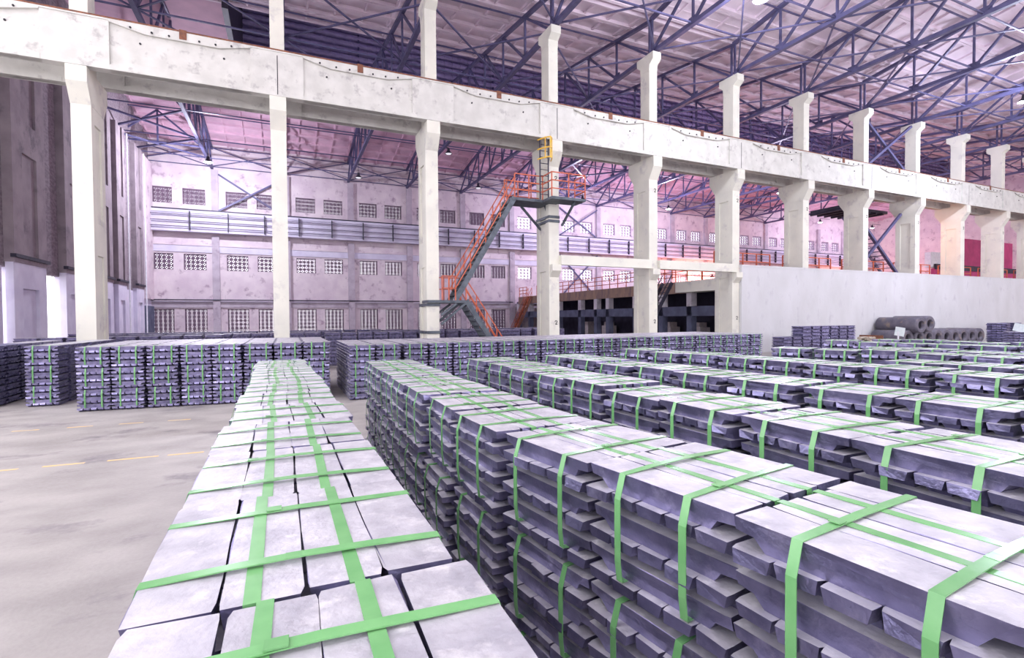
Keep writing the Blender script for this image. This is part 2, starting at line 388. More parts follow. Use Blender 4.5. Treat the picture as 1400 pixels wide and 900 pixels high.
# roof monitor over the far bay
MX0 = -2.6
lv = empty('roof_monitor', (0, 38, 20), 'dark ribbed louvre wall of the roof monitor above the white girder', 'louvre')
nf = 260
def louvre_mesh(y0, s):
    b = MB(); prof = [(0, 0), (-.34*s, .02), (-.46*s, .14), (-.42*s, .3), (-.2*s, .46), (0, .56)]
    xs = [MX0+(XR-MX0)*k/nf for k in range(nf+1)]
    for k in range(nf):
        off = .0 if k % 2 else .05*s
        vs = [(x, y0+u+off*(1 if 0 < q < 5 else 0), v) for x in (xs[k], xs[k+1]) for q, (u, v) in enumerate(prof)]
        n = len(prof); b.add(vs, [(q, q+1, q+1+n, q+n) for q in range(n-1)])
    return b.mesh('louvre_slat', 'louvre_steel', False)
lm = louvre_mesh(0, 1)
for k in range(11): inst('louvre_slat', lm, lv, (0, 44-38, 19.55-20+k*.56))
lm2 = MB().box(MX0, XR, -.1, 0, 0, .5).mesh('louvre_slat', 'louvre_steel')
for k in range(11): inst('louvre_slat', lm2, lv, (0, 32-38, 19.75-20+k*.56))
MB().box(MX0, XR, 44.12-38, 44.2-38, 19.3-20, 25.7-20).build('louvre_light_stop', 'dark_steel', lv)  # sheet added to block bright sky specks between the slats
MB().box(MX0-.3, XR, 31.2-38, 45-38, 25.7-20, 25.9-20).build('monitor_roof', 'louvre_steel', lv)
MB().box(MX0-.3, MX0, 31.9-38, 44.2-38, 19.2-20, 25.8-20).build('end_panel', 'dark_steel', lv)
MB().box(XL-.4, MX0-.3, 32-38, 44-38, 19.9-20, 20.1-20).build('closing_slab', 'roof_slab', lv)
for i in range(1, 14):
    MB().bar((XC(i), 43.7-38, -.4), (XC(i), 43.7-38, 5.6), .12, .12).build('monitor_post', 'truss_steel', lv)

# ------------------------------------------------------------------ roof trusses
def truss_parts(near):
    # local: origin at column line, t = distance from the column line, sign gives the bay
    sg = -1 if near else 1
    parts = []
    yc = 0.0
    def P(t, z): return (0, sg*t, z)
    span = 32.2; half = span/2
    def top(t): return 17.95+SL*min(t, span-t)
    parts.append(('bottom_chord', MB().bar(P(0, 16.16), P(span, 16.16), .22, .2)))
    parts.append(('top_chord', MB().bar(P(-.1, top(0)), P(half, top(half)), .2, .18)))
    parts.append(('top_chord', MB().bar(P(half, top(half)), P(span+.1, top(span)), .2, .18)))
    ts = [0, 2.95, 5.95, 8.95, 11.95, 14.0, half, 18.2, 20.25, 23.25, 26.25, 29.25, span]
    for k, t in enumerate(ts):
        parts.append(('vertical_post', MB().bar(P(t, 16.2), P(t, top(t)), .1, .1, (0, 1, 0))))
        if 0 < k < len(ts)-1 and t != half: parts.append(('gusset_plate', MB().box(-.02, .02, sg*t-.28, sg*t+.28, 16.2, 16.5)))
    for k in range(len(ts)-1):
        a, b = ts[k], ts[k+1]
        if b <= half: parts.append(('diagonal', MB().bar(P(a, 16.2), P(b, top(b)), .12, .12)))
        else: parts.append(('diagonal', MB().bar(P(a, top(a)), P(b, 16.2), .12, .12)))
    return [(n, b.mesh(n, 'truss_steel')) for n, b in parts]
TN, TF = truss_parts(True), truss_parts(False)
for i in range(-1, 13):
    cn_ = 'left of the first column' if i < 0 else 'above the %s column from the left' % ORD[i]
    for near, T in ((0, TF), (1, TN)):
        if near and i < 1: continue
        e = empty('roof_truss', (XC(i)+(.1 if near else .2), 21.62 if near else 21.94, 0), ('blue steel truss of the near roof, ' if near else 'blue steel truss spanning the far bay, ')+cn_, 'truss', 'near bay trusses' if near else 'far bay trusses')
        for n, me in T: inst(n, me, e)
# bracing: longitudinal ties and crossing rods, one set per bay
def rods(lst, r=.035):
    return [(n, MB().bar(p, q, r*2, r*2).mesh(n, 'truss_steel')) for n, p, q in lst]
FB = []
for y, z in ((27.9, 16.2), (33.9, 16.2), (39.9, 16.2), (45.9, 16.2), (50.9, 16.2), (24.9, 18.35), (30.9, 19.2), (47.9, 18.8), (53.6, 16.2), (53.6, 17.9)): FB.append(('tie_rod', (0, y, z), (6, y, z)))
for (ya, yb) in ((22.2, 27.9),): FB += [('cross_rod', (0, ya, 16.2), (6, yb, 16.2)), ('cross_rod', (0, yb, 16.2), (6, ya, 16.2))]
FB += [('cross_rod', (0, 53.55, 16.2), (6, 53.55, 17.9)), ('cross_rod', (0, 53.55, 17.9), (6, 53.55, 16.2)), ('cross_rod', (0, 27.9, 16.2), (6, 33.9, 16.2))]
FBm = rods(FB)
FX = rods([('cross_rod', (0, 45.9, 16.2), (6, 51, 16.2)), ('cross_rod', (0, 51, 16.2), (6, 45.9, 16.2)), ('cross_rod', (0, 40, 16.2), (6, 45.9, 16.2)), ('cross_rod', (0, 45.9, 16.2), (6, 40, 16.2)), ('cross_rod', (0, 47.9, 16.2), (3, 47.9, 18.7)), ('cross_rod', (6, 47.9, 16.2), (3, 47.9, 18.7)), ('cross_rod', (0, 40, 16.2), (3, 40, 19.8)), ('cross_rod', (6, 40, 16.2), (3, 40, 19.8)), ('tie_rod', (3, 47.9, 16.2), (3, 47.9, 18.7)), ('tie_rod', (0, 47.9, 16.2), (6, 47.9, 16.2))], .06)
NBm = rods([('tie_rod', (0, 18.7, 16.2), (6, 18.7, 16.2)), ('tie_rod', (0, 15.7, 16.2), (6, 15.7, 16.2)), ('tie_rod', (0, 18.7, 18.3), (6, 18.7, 18.3)), ('tie_rod', (0, 12.7, 16.2), (6, 12.7, 16.2)), ('tie_rod', (0, 15.7, 18.8), (6, 15.7, 18.8)), ('cross_rod', (0, 21.4, 16.2), (6, 15.7, 16.2)), ('cross_rod', (0, 15.7, 16.2), (6, 21.4, 16.2)), ('cross_rod', (0, 15.7, 16.2), (6, 10, 16.2))])
for i in range(-1, 12):
    cn_ = 'left of the first column' if i < 0 else 'right of the %s column' % ORD[i]
    e = empty('roof_bracing', (XC(i)+.2, 0, 0), 'thin steel tie rods under the far bay roof, '+cn_, 'bracing', 'far bay bracing')
    for n, me in FBm: inst(n, me, e)
    if i in (-1, 5, 9):
        for n, me in FX: inst(n, me, e)
    if i >= 1:
        e = empty('roof_bracing', (XC(i)+.1, 0, 0), 'thin steel tie rods under the near bay roof, '+cn_, 'bracing', 'near bay bracing')
        for n, me in NBm: inst(n, me, e)
# steel cross braces in the column plane (8th - 9th column) and on the far wall
def xbrace(x0, x1, y, z0, z1, lab, w_=.16):
    e = empty('cross_brace', (x0, y, z0), lab, 'brace')
    MB().bar((0, 0, 0), (x1-x0, 0, z1-z0), w_, w_).build('brace_arm', 'truss_steel', e)
    MB().bar((0, .17, z1-z0), (x1-x0, .17, 0), w_, w_).build('brace_arm', 'truss_steel', e)
xbrace(XC(7)+.36, XC(8)-.36, YF+.3, 12.3, 15.8, 'blue steel cross brace above the girder between eighth and ninth columns')
xbrace(XC(7)+.38, XC(8)-.38, YF+.9, 5.2, 9.6, 'blue steel cross brace between the eighth and ninth column shafts')
xbrace(PX(-1)+.3, PX(0)-.3, YW-.35, 12.2, 15.6, 'dark cross brace in front of the top left lattice windows', .14)
xbrace(PX(5)+.3, PX(6)-.3, YW-.35, 12.2, 15.6, 'dark cross brace over bright lattice windows behind the fifth column', .14)
xbrace(PX(5)+.3, PX(6)-.3, YW-.35, 4.6, 9.9, 'lower cross brace on the rear wall behind the fifth column', .14)

# ------------------------------------------------------------------ wall girder and cable runs on the far wall
wg = MB().box(0, 6, -.75, -.33, 10.15, 11.95).box(0, 6, -.85, -.25, 11.75, 12.0).box(0, 6, -.85, -.25, 10.1, 10.3).mesh('girder_body', 'pale_render')
wgr = MB().box(0, 6, -.62, -.5, 12.0, 12.16).mesh('crane_rail', 'dark_steel')
wgs = [MB().tube((0, -1.0, z), (6, -1.0, z), .045, 6).mesh('cable_run', 'pipe_grey') for z in (11.55, 11.0, 10.5)]
wgh = MB().box(-.035, .035, -1.08, -.8, 10.2, 11.9).mesh('cable_hanger', 'dark_steel')
pipe = MB().tube((0, -.36, 4.0), (6, -.36, 4.0), .06, 6).mesh('pipe_run', 'dark_steel')
for k in range(K0, K1):
    e = empty('wall_crane_girder', (PX(k), YW, 0), 'far crane girder with cable runs on the rear wall, %s bay from the left corner' % ORD[k+2], 'beam', 'rear wall crane girders')
    inst('girder_body', wg, e); inst('crane_rail', wgr, e)
    for m_ in wgs: inst('cable_run', m_, e)
    for x in (1.1, 4.1): inst('cable_hanger', wgh, e, (x, 0, 0))
    if k <= 3:
        tag(inst('wall_pipe', pipe, None, (PX(k), YW, 0)), 'thin dark pipe along the ledge of the rear wall, %s bay from the left' % ORD[k+2], 'pipe', 'ledge pipes')

# ------------------------------------------------------------------ lamps
def lamp(x, y, z, lab, on=True, power=900, col=(.86, .88, 1.0), orange=False, ceil=16.1, rad=.3):
    e = empty('high_bay_lamp', (x, y, z), lab, 'lamp', None if orange else 'high bay lamps')
    MB().lathe([(.02, .45), (.1, .45), (.12, .25), (.3, .02), (.32, 0), (.3, .0), (.11, .24)], 16).build('lamp_shade', 'dark_steel', e, fix=False)
    MB().lathe([(.001, -.03), (.2, -.02), (.26, .04), (.001, .05)], 16).build('lamp_lens', ('lamp_orange' if orange else 'lamp_white') if on else 'lamp_off_glow', e, fix=False)
    MB().bar((0, 0, .45), (0, 0, ceil-z), .03, .03).build('lamp_stem', 'dark_steel', e)
    ax = XC(round((x+6.12)/6))+.2-x
    if abs(ax) > .05 and not orange: MB().bar((0, 0, ceil-z), (ax, 0, ceil-z), .05, .05).build('lamp_arm', 'dark_steel', e)
    if on:
        ld = bpy.data.lights.new('lamp_light', 'POINT'); ld.energy = power; ld.color = col; ld.shadow_soft_size = rad
        lo = bpy.data.objects.new('lamp_light', ld); COL.objects.link(lo); lo.parent = e; lo.location = (0, 0, -.12)
V = (.80, .74, 1.0)
lamp(-5.3, 46, 14.5, 'blazing white lamp at the upper left, near the left end wall', power=6000, col=(.86, .86, 1))
lamp(6.05, 46, 14.5, 'unlit shaded lamp right of the second column', on=False)
lamp(12.4, 40, 16.0-.4, 'unlit lamp under the truss right of the third column', on=False)
lamp(17.2, 46, 14.7, 'unlit small lamp hanging above the orange stair', on=False)
lamp(29.0, 46, 14.6, 'lit white lamp seen between the fourth and fifth columns', power=3600, col=V)
lamp(40.6, 46, 14.6, 'small lit lamp just right of the fifth column', power=3600, col=V)
lamp(45.5, 35.4, 14.5, 'lit lamp seen between the sixth and seventh columns', power=3600, col=V)
lamp(70.0, 48, 15.5, 'added lamp brightening the far bay, behind the ninth column', power=1800, col=V)  # added lamp, lifts the dark right part of the far bay
lamp(82.0, 48, 15.5, 'added lamp brightening the end of the far bay', power=2000, col=V)  # second added fill lamp, farther along the same bay
lamp(82.0, 50.0, 7.4, 'orange work lamp glowing at the far end of the rear wall', power=3500, col=(1, .4, .3), orange=True, ceil=7.95)
lamp(18.1, 15, 15.2, 'glaring white lamp at the top edge of the photo', power=2200)
lamp(40.0, 15, 14.7, 'glaring lamp at the right edge under the near roof', power=4000, col=(.78, .82, 1))
lamp(45.1, 24.2, 8.6, 'glowing orange lamp behind the ninth column', power=350, col=(1, .36, .1), orange=True, ceil=9.4)
lamp(52.5, 51.0, 7.4, 'orange work lamp glowing low by the rear wall behind the sixth column', power=5500, col=(1, .36, .26), orange=True, ceil=7.95)

# ------------------------------------------------------------------ railings, stairs, mezzanine
def railing_parts(e, pts, h, m, step=1.2, r=.022, mids=1):
    """posts and rails through pts (local to e)"""
    for p, q in zip(pts[:-1], pts[1:]):
        p = Vector(p); q = Vector(q); n = max(1, round((q-p).length/step))
        for k in range(n+1):
            c = p+(q-p)*k/n
            if k == n and q != Vector(pts[-1]): continue
            MB().bar(c, c+Vector((0, 0, h)), r*2, r*2, (0, 1, 0)).build('rail_post', m, e, fix=False)
        for k in range(mids+1):
            z = Vector((0, 0, h*(k+1)/(mids+1)))
            MB().bar(p+z, q+z, r*2, r*2).build('hand_rail' if k == mids else 'mid_rail', m, e, fix=False)
def flight(e, p0, p1, width, m='stair_steel', n=12, rail='rail_orange', side=(0, 1)):
    """p0 bottom, p1 top (local), width across y"""
    p0 = Vector(p0); p1 = Vector(p1); d = p1-p0
    for y in (0, width):
        MB().bar(p0+Vector((0, y, 0)), p1+Vector((0, y, 0)), .06, .24).build('stringer', m, e, fix=False)
    tr = MB().box(-.14, .14, .03, width-.03, -.02, .02).mesh('tread', m)
    for k in range(1, n): inst('tread', tr, e, p0+d*k/n)
    if rail:
        for s in side:
            y = s*width
            for hh in (.95, .5): MB().bar(p0+Vector((0, y, hh)), p1+Vector((0, y, hh)),   .04, .04).build('hand_rail', rail, e, fix=False)
            for k in range(0, 5):
                c = p0+d*k/4+Vector((0, y, 0)); MB().bar(c, c+Vector((0, 0, .97)), .04, .04, (0, 1, 0)).build('rail_post', rail, e, fix=False)
st = empty('steel_staircase', (0, 0, 0), 'zigzag steel staircase with orange handrails between the third and fourth columns', 'staircase')
ys = 21.3
flight(st, (9.3, ys, 0), (7.35, ys, 2.95), .9, n=13)
MB().box(5.6, 7.45, ys-.05, ys+.95, 2.83, 2.95).build('lower_landing', 'stair_steel', st)
for y in (ys, ys+.9):
    MB().bar((7.3, y, 2.8), (6.2, y, 1.9), .07, .1).build('landing_strut', 'stair_steel', st)
    MB().bar((6.9, y, 2.8), (6.2, y, 2.3), .07, .1).build('landing_strut', 'stair_steel', st)
railing_parts(st, [(6.2, ys+.92, 2.95), (7.4, ys+.92, 2.95)], 1.05, 'rail_orange', .4)
railing_parts(st, [(6.25, ys-.02, 2.95), (6.85, ys-.02, 2.95)], 1.05, 'rail_orange', .3)
flight(st, (6.85, ys, 2.95), (9.75, ys, 7.72), .9, n=20)
MB().box(9.6, 12.0, ys-.05, ys+1.2, 7.6, 7.72).build('upper_landing', 'stair_steel', st)
MB().box(11.2, 13.0, 20.35, ys, 7.6, 7.72).build('upper_landing', 'stair_steel', st)
for a, b in (((11.6, ys+.5, 7.6), (12.0, ys+.5, 6.6)), ((10.6, ys+1.1, 7.6), (11.9, ys+1.1, 6.3)), ((12.5, 20.5, 7.6), (12.3, 21.4, 6.6))):
    MB().bar(a, b, .08, .1).build('landing_strut', 'stair_steel', st)
railing_parts(st, [(9.75, ys-.02, 7.72), (11.2, ys-.02, 7.72), (11.2, 20.38, 7.72), (12.98, 20.38, 7.72), (12.98, 21.3, 7.72)], 1.1, 'rail_orange', .75, mids=2)
railing_parts(st, [(9.75, ys+1.18, 7.72), (11.9, ys+1.18, 7.72)], 1.1, 'rail_orange', .75, mids=2)
ld = empty('caged_ladder', (11.25, 21.2, 7.72), 'yellow caged ladder rising to the girder beside the fourth column', 'ladder')
for x in (-.22, .22): MB().bar((x, 0, 0), (x, 0, 3.9), .05, .05, (0, 1, 0)).build('ladder_rail', 'dark_steel', ld, fix=False)
for k in range(13): MB().bar((-.22, 0, .25+k*.29), (.22, 0, .25+k*.29), .03, .03).build('rung', 'dark_steel', ld, fix=False)
for z in (1.85, 2.3, 2.75):
    h = MB(); pr = [(-.35+.7*k/8, -.0-.62*math.sin(math.pi*k/8)) for k in range(9)]
    for (a, b), (c, d) in zip(pr[:-1], pr[1:]): h.bar((a, b, z), (c, d, z), .03, .06)
    h.build('cage_hoop', 'cage_yellow', ld, fix=False)
for k in (2, 4, 6):
    a = -.35+.7*k/8; b = -.62*math.sin(math.pi*k/8); MB().bar((a, b, 1.8), (a, b, 2.8), .05, .02, (0, 1, 0)).build('cage_strip', 'cage_yellow', ld, fix=False)

# mezzanine
mz = empty('mezzanine', (24.7, 22.8, 0), 'rust-stained concrete mezzanine with dark openings behind the fourth to sixth columns', 'platform')
ML = YW-1.0-22.8
MB().box(0, 40, 0, ML, 4.0, 4.55).build('platform_slab', 'mezz_rust', mz)
MB().box(-.05, .35, 3.5, ML, 3.75, 4.05).build('edge_beam', 'mezz_rust', mz)
MB().box(.0, .4, 0, ML, 2.2, 2.85).build('middle_beam', 'mezz_blue', mz)
MB().box(-1.0, .3, .0, 3.4, 3.75, 4.45).build('front_beam', 'column_paint', mz)
pc = MB().box(0, .45, -.22, .22, 0, 4.0).mesh('support_post', 'mezz_blue'); pc2 = MB().box(-.01, .46, -.23, .23, 2.85, 3.8).mesh('post_cap', 'column_side')
for y in (.4, 3.2, 6.0, 9.0, 12.6, 14.4, 17.0, 21.0, 24.0, 27.5, 30.5):
    inst('support_post', pc, mz, (0, y, 0)); inst('post_cap', pc2, mz, (0, y, 0))
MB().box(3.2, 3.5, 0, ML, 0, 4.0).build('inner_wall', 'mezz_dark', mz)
for k, y in enumerate((1.6, 4.6, 7.6, 10.8, 15.7, 19.0)):
    tag(MB().box(-.0, .9, -.5, .5, 0, 1.4).box(.1, .8, -.3, .3, 1.4, 1.75).build('covered_load', 'cloth_pale', None, (26.6, 22.8+y, 0)), 'pale sheeted load under the mezzanine, %s from the sixth column' % ORD[k], 'load', 'sheeted loads')
er = empty('platform_railing', (24.75, 0, 4.55), 'red railing along the edge of the rust-stained mezzanine', 'railing')
railing_parts(er, [(0, 26.2, 0), (0, 48.5, 0)], 1.05, 'rail_orange', 1.1, .025, mids=2)
railing_parts(er, [(0, 51, 0), (0, 52.9, 0)], 1.05, 'rail_orange', .9, .03, mids=2)
fs = empty('platform_stair', (24.6, 49.6, 0), 'small rusty stair down from the far end of the mezzanine', 'staircase')
flight(fs, (2.0-4.2, -.2, 0), (0, -.2, 4.5), .9, 'rust', 14, 'rail_orange')
ns = empty('platform_stair', (23.7, 26.5, 0), 'dark steel stair under the pale beam beside the fifth column', 'staircase')
flight(ns, (-2.6, 0, .4), (0, 0, 4.45), .9, 'dark_steel', 12, None)
for y in (0, .9): MB().bar((-2.6, y, 1.0), (0, y, 5.0), .05, .05).build('hand_rail', 'dark_steel', ns, fix=False)
for i in range(5, 12):
    e = empty('wall_railing', (XC(i), 22.95, 5.1), 'orange railing on the partition wall, between the %s and %s columns' % (ORD[i], ORD[i+1]), 'railing', 'partition railings')
    railing_parts(e, [(-.1, 0, 0), (4.7, 0, 0)], 1.0, 'rail_orange', 1.3, .032)
    e = empty('deck_railing', (XC(i), 30.0, 5.0), 'far orange deck railing seen past the %s column' % ORD[i], 'railing', 'deck railings')
    railing_parts(e, [(0, 0, 0), (5.9, 0, 0)], 1.05, 'rail_orange', 1.5, .03, mids=2)
# steel stair behind the ninth column
s2 = empty('gantry_stair', (0, 24.2, 0), 'grey steel stair with open treads behind the eighth and ninth columns', 'staircase')
flight(s2, (45.0, 0, 5.0), (39.2, 0, 9.9), 1.0, 'truss_steel', 16, None)
MB().box(36.5, 42.2, -.6, 1.6, 9.9, 10.1).build('gantry_deck', 'dark_steel', s2)
for k in range(7): MB().box(36.6+k*.8, 36.75+k*.8, -.7, 1.7, 9.75, 9.9).build('deck_joist', 'dark_steel', s2)
ms = empty('sheet_partition', (58, 27, 5.0), 'sheet partition coloured with magenta light beyond the last columns at right', 'partition')
MB().box(0, 12, 0, .2, 1.2, 4.6).build('upper_sheet', 'magenta_lit_sheet', ms); MB().box(-3, 12, -.3, 0, 0, 1.5).build('lower_sheet', 'magenta_lit_sheet', ms); MB().box(-3, 12, -.4, -.28, 1.4, 1.9).build('dark_rail', 'dark_steel', ms)
MB().box(-3.4, -1.0, -.2, .3, 1.6, 3.0).build('white_box', 'white_paint', ms)

# ------------------------------------------------------------------ metal ingots
T_, LG, CL = .085, .668, .70
def ingot_mesh(name, L, w_, t, seed, m='ingot_metal', simple=False):
    rd = random.Random(seed); j = lambda a: rd.uniform(-a, a)
    b = MB()
    if simple:
        hb, ht = w_*.39, w_*.5
        return [(-L/2+.05, -hb, 0), (L/2-.05, -hb, 0), (L/2-.05, hb, 0), (-L/2+.05, hb, 0), (-L/2, -ht, t), (L/2, -ht, t), (L/2, ht, t), (-L/2, ht, t)], [(0, 3, 2, 1), (4, 5, 6, 7), (0, 1, 5, 4), (1, 2, 6, 5), (2, 3, 7, 6), (3, 0, 4, 7)]
    P = [(-L/2, .5*t), (-L/2, t), (-L/2+.025, t), (-L/4, t), (0, t), (L/4, t), (L/2-.025, t), (L/2, t), (L/2, .5*t), (L/2-.062, .46*t), (L/2-.092, 0), (-L/2+.092, 0), (-L/2+.062, .46*t)]
    def side(sg):
        vs = []
        for i, (s, z) in enumerate(P):
            tp = .8 if w_ > .15 else .66; hw = w_/2*(tp+(1-tp)*min(1, z/t*1.15))
            if i in (0, 1, 7, 8): hw -= .005
            top = z >= t-1e-6
            vs.append((s+(j(.006) if i in (0, 1, 7, 8) else 0), sg*(hw+(j(.0025) if top else j(.001))), z-.002+(j(.002) if top else 0)))
        return vs
    A, B = side(-1), side(1); n = len(P)
    b.add(A+B, [tuple(range(n)), tuple(range(2*n-1, n-1, -1))]+[(i, i+n, (i+1) % n+n, (i+1) % n) for i in range(n)])
    return b.v, b.f
WL, WC = .162, .130
longs = [ingot_mesh('', LG, WL, T_, s) for s in range(5)]
cross = [ingot_mesh('', CL, WC, T_, 20+s) for s in range(5)]
slong, scross = ingot_mesh('', LG, WL, T_, 0, simple=True), ingot_mesh('', CL, WC, T_, 0, simple=True)
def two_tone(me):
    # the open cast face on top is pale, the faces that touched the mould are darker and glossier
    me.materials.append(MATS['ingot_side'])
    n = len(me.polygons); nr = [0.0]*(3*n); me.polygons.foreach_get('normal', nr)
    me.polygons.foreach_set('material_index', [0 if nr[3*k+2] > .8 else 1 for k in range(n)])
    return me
def mesh_of(vf, name, m):
    b = MB(); b.add(*vf); return two_tone(b.mesh(name, m))
longM = [mesh_of(v, 'ingot', 'ingot_metal') for v in longs]      # length along local x of the mesh
crossM = [mesh_of(v, 'ingot', 'ingot_metal') for v in cross]
def layout(rd, pl=.1655, pc_=.1335):
    """27 ingots: (kind, x, y, z, rz); long ones run along local y, cross ones along local x"""
    out = []
    for lay in range(6):
        z = lay*T_
        if lay % 2 == 0:
            sx = rd.uniform(-.008, .008)
            for k in range(5): out.append(('c', sx+rd.uniform(-.012, .012), (k-2)*pc_+rd.uniform(-.002, .002), z, rd.uniform(-.012, .012)))
        else:
            for k in range(4): out.append(('l', (k-1.5)*pl+rd.uniform(-.002, .002), rd.uniform(-.01, .01), z, math.pi/2+rd.uniform(-.008, .008)))
    return out
def joined(seed, m, simple=False, b=None, M4=None):
    rd = random.Random(seed); own = b is None
    if own: b = MB()
    for kind, x, y, z, rz in layout(rd):
        vf = (slong if kind == 'l' else scross) if simple else (rd.choice(longs) if kind == 'l' else rd.choice(cross))
        c, s = math.cos(rz), math.sin(rz)
        vs = [(x+c*p[0]-s*p[1], y+s*p[0]+c*p[1], z+p[2]) for p in vf[0]]
        if M4: vs = [tuple(M4 @ Vector(p)) for p in vs]
        b.add(vs, vf[1])
    return two_tone(b.mesh('ingots', m)) if own else b
def ribbon(path, wdt, normal_axis, th=.003):
    """path: 2D points (u, z); strap of width wdt along the other horizontal axis"""
    b = MB(); vs = []
    n = len(path)
    for i, (u, z) in enumerate(path):
        p = path[max(0, i-1)]; q = path[min(n-1, i+1)]
        tx, tz = q[0]-p[0], q[1]-p[1]; l = math.hypot(tx, tz); nx, nz = -tz/l*th, tx/l*th
        for uu, zz in ((u, z), (u+nx, z+nz)):
            for s in (-wdt/2, wdt/2): vs.append((uu, s, zz) if normal_axis == 'x' else (s, uu, zz))
    fs = []
    for i in range(n-1):
        a = i*4; c = a+4
        fs += [(a, a+1, c+1, c), (a+2, c+2, c+3, a+3), (a, c, c+2, a+2), (a+1, a+3, c+3, c+1)]
    fs += [(0, 2, 3, 1), ((n-1)*4, (n-1)*4+1, (n-1)*4+3, (n-1)*4+2)]
    b.add(vs, fs); return b
TOP = 6*T_
def cross_strap(seed, wd=.031):
    rd = random.Random(seed); l = .004+rd.uniform(0, .006)
    e = .334; p = [(.32, T_+.002), (.352, T_+.004), (.362, T_*2), (.363, T_*3.4), (.363, T_*4.9), (e, TOP+.002), (.16, TOP+l), (0, TOP+l+.003), (-.16, TOP+l), (-e, TOP+.002), (-.363, T_*4.9), (-.363, T_*3.4), (-.362, T_*2), (-.352, T_+.004), (-.32, T_+.002)]
    return ribbon(p, wd, 'x').mesh('strap', 'strap_green')
def long_strap(seed, wd=.033):
    e = .349; p = [(.31, T_+.002), (.343, T_+.003), (e, T_*2), (e, T_*5), (.345, TOP+.001), (0, TOP+.0015), (-.345, TOP+.001), (-e, T_*5), (-e, T_*2), (-.343, T_+.003), (-.31, T_+.002)]
    return ribbon(p, wd, 'y').mesh('strap', 'strap_green')
csM = [cross_strap(s) for s in range(4)]; lsM = [long_strap(s) for s in range(2)]
farM = [joined(90+s, 'ingot_metal') for s in range(5)]
shadeM = [joined(190+s, 'ingot_in_shade') for s in range(3)]
NB = [0]
clipM = MB().box(-.02, .02, -.0165, .0165, 0, .003).mesh('strap_clip', 'strap_green')
def bundle(x, y, z, rz, label, group, detail, zs=1.0, straps=2, in_shade=False, pl=None):
    NB[0] += 1
    rd = random.Random(NB[0])
    e = empty('ingot_bundle', (x, y, z), label, 'ingot bundle', group, rz)
    if zs != 1: e.scale = (1, 1, zs)
    if detail:
        for kind, a, b, c, r in layout(rd, pl or .1655):
            inst('ingot', rd.choice(longM if kind == 'l' else crossM), e, (a, b, c), (0, 0, r+(math.pi if rd.random() < .5 else 0)))
    else:
        o = inst('ingots', rd.choice(shadeM if in_shade else farM), e, None, (0, 0, math.pi if rd.random() < .5 else 0)); o['kind'] = 'stuff'
    if straps:
        for s in (-.165, .165):
            so = inst('strap', rd.choice(csM), e, (rd.uniform(-.004, .004), s+rd.uniform(-.025, .025), 0), (0, 0, rd.uniform(-.03, .03)))
            if detail: inst('strap_clip', clipM, so, (rd.uniform(-.2, .2), 0, TOP+.009))
        if straps > 1:
            for s in (-.1, .1): inst('strap', rd.choice(lsM), e, (s+rd.uniform(-.01, .01), 0, 0), (0, 0, rd.uniform(-.015, .015)))
    return e
rest = MB()
def rest_bundle(x, y, z, rz, zs=1.0):
    M4 = Matrix.Translation((x, y, z)) @ Matrix.Rotation(rz, 4, 'Z') @ Matrix.Diagonal((1, 1, zs, 1))
    joined(int(x*100)+int(y*1000)+int(z*7), None, True, rest, M4)
def project(p):
    q = Vector(p)-Vector((0, 0, CAM_H)); Z = q.dot(fwd)
    if Z < .25: return None
    return 700+690*q.dot(r2)/Z, 450-690*q.dot(u2)/Z
def in_view(x, y, z0, z1, r=.36):
    pts = [project((x+a, y+b, z)) for a in (-r, r) for b in (-r, r) for z in (z0, z1)]
    pts = [p for p in pts if p]
    return bool(pts) and max(p[0] for p in pts) > -40 and min(p[0] for p in pts) < 1440 and max(p[1] for p in pts) > 0 and min(p[1] for p in pts) < 930
def interp(tab, y):
    if y <= tab[0][0]: return tab[0][1]
    for (a, b), (c, d) in zip(tab[:-1], tab[1:]):
        if y <= c: return b+(d-b)*(y-a)/(c-a)
    return tab[-1][1]
# near rows: (centre line [(y,x)...], y start, y end, top z, tiers shown one by one, detailed tiers, name, spacing)
ROWS = [
    ([(0, .05), (2, .035), (9.2, -.06)], -.25, 8.75, 1.565, 1, 1, 'leftmost near row', .1675, .765),
    ([(.4, 1.66), (1.06, 1.61), (1.6, 1.52), (2.2, 1.45), (2.9, 1.35), (4.5, 1.35), (7.5, 1.38)], -.95, 7.2, 1.53, 3, 3, 'second near row', None, .695),
    ([(0, 2.86), (2.3, 2.90), (4.5, 2.86), (6.2, 2.9), (8, 2.76)], -.55, 7.6, 1.53, 2, 2, 'third near row', None, .70),
    ([(1, 4.62), (2.4, 4.52), (3.64, 4.36), (7.4, 4.14)], .2, 7.3, 1.53, 2, 1, 'fourth near row', None, .70),
    ([(2, 6.75), (5.7, 6.58), (8.5, 6.2)], 1.0, 8.4, 1.53, 2, 1, 'fifth near row', None, .70),
    ([(2, 8.15), (6, 8.15)], 1.6, 4.5, 1.50, 1, 0, 'sixth near row', None, .70),
    ([(3, 9.95), (5.4, 9.75), (7.2, 9.05)], 2.2, 7.1, 1.53, 1, 0, 'seventh near row', None, .70),
    ([(3, 11.3), (6, 11.2)], 3.0, 6.3, 1.50, 1, 0, 'eighth near row', None, .70),
    ([(4, 13.1), (8, 12.6), (8.7, 12.2)], 3.4, 8.7, 1.53, 1, 0, 'ninth near row', None, .70),
    ([(4, 14.8), (9, 14.8)], 4.2, 8.5, 1.52, 1, 0, 'tenth near row', None, .70),
]
TIER = {0: 'top', 1: 'middle', 2: 'bottom'}
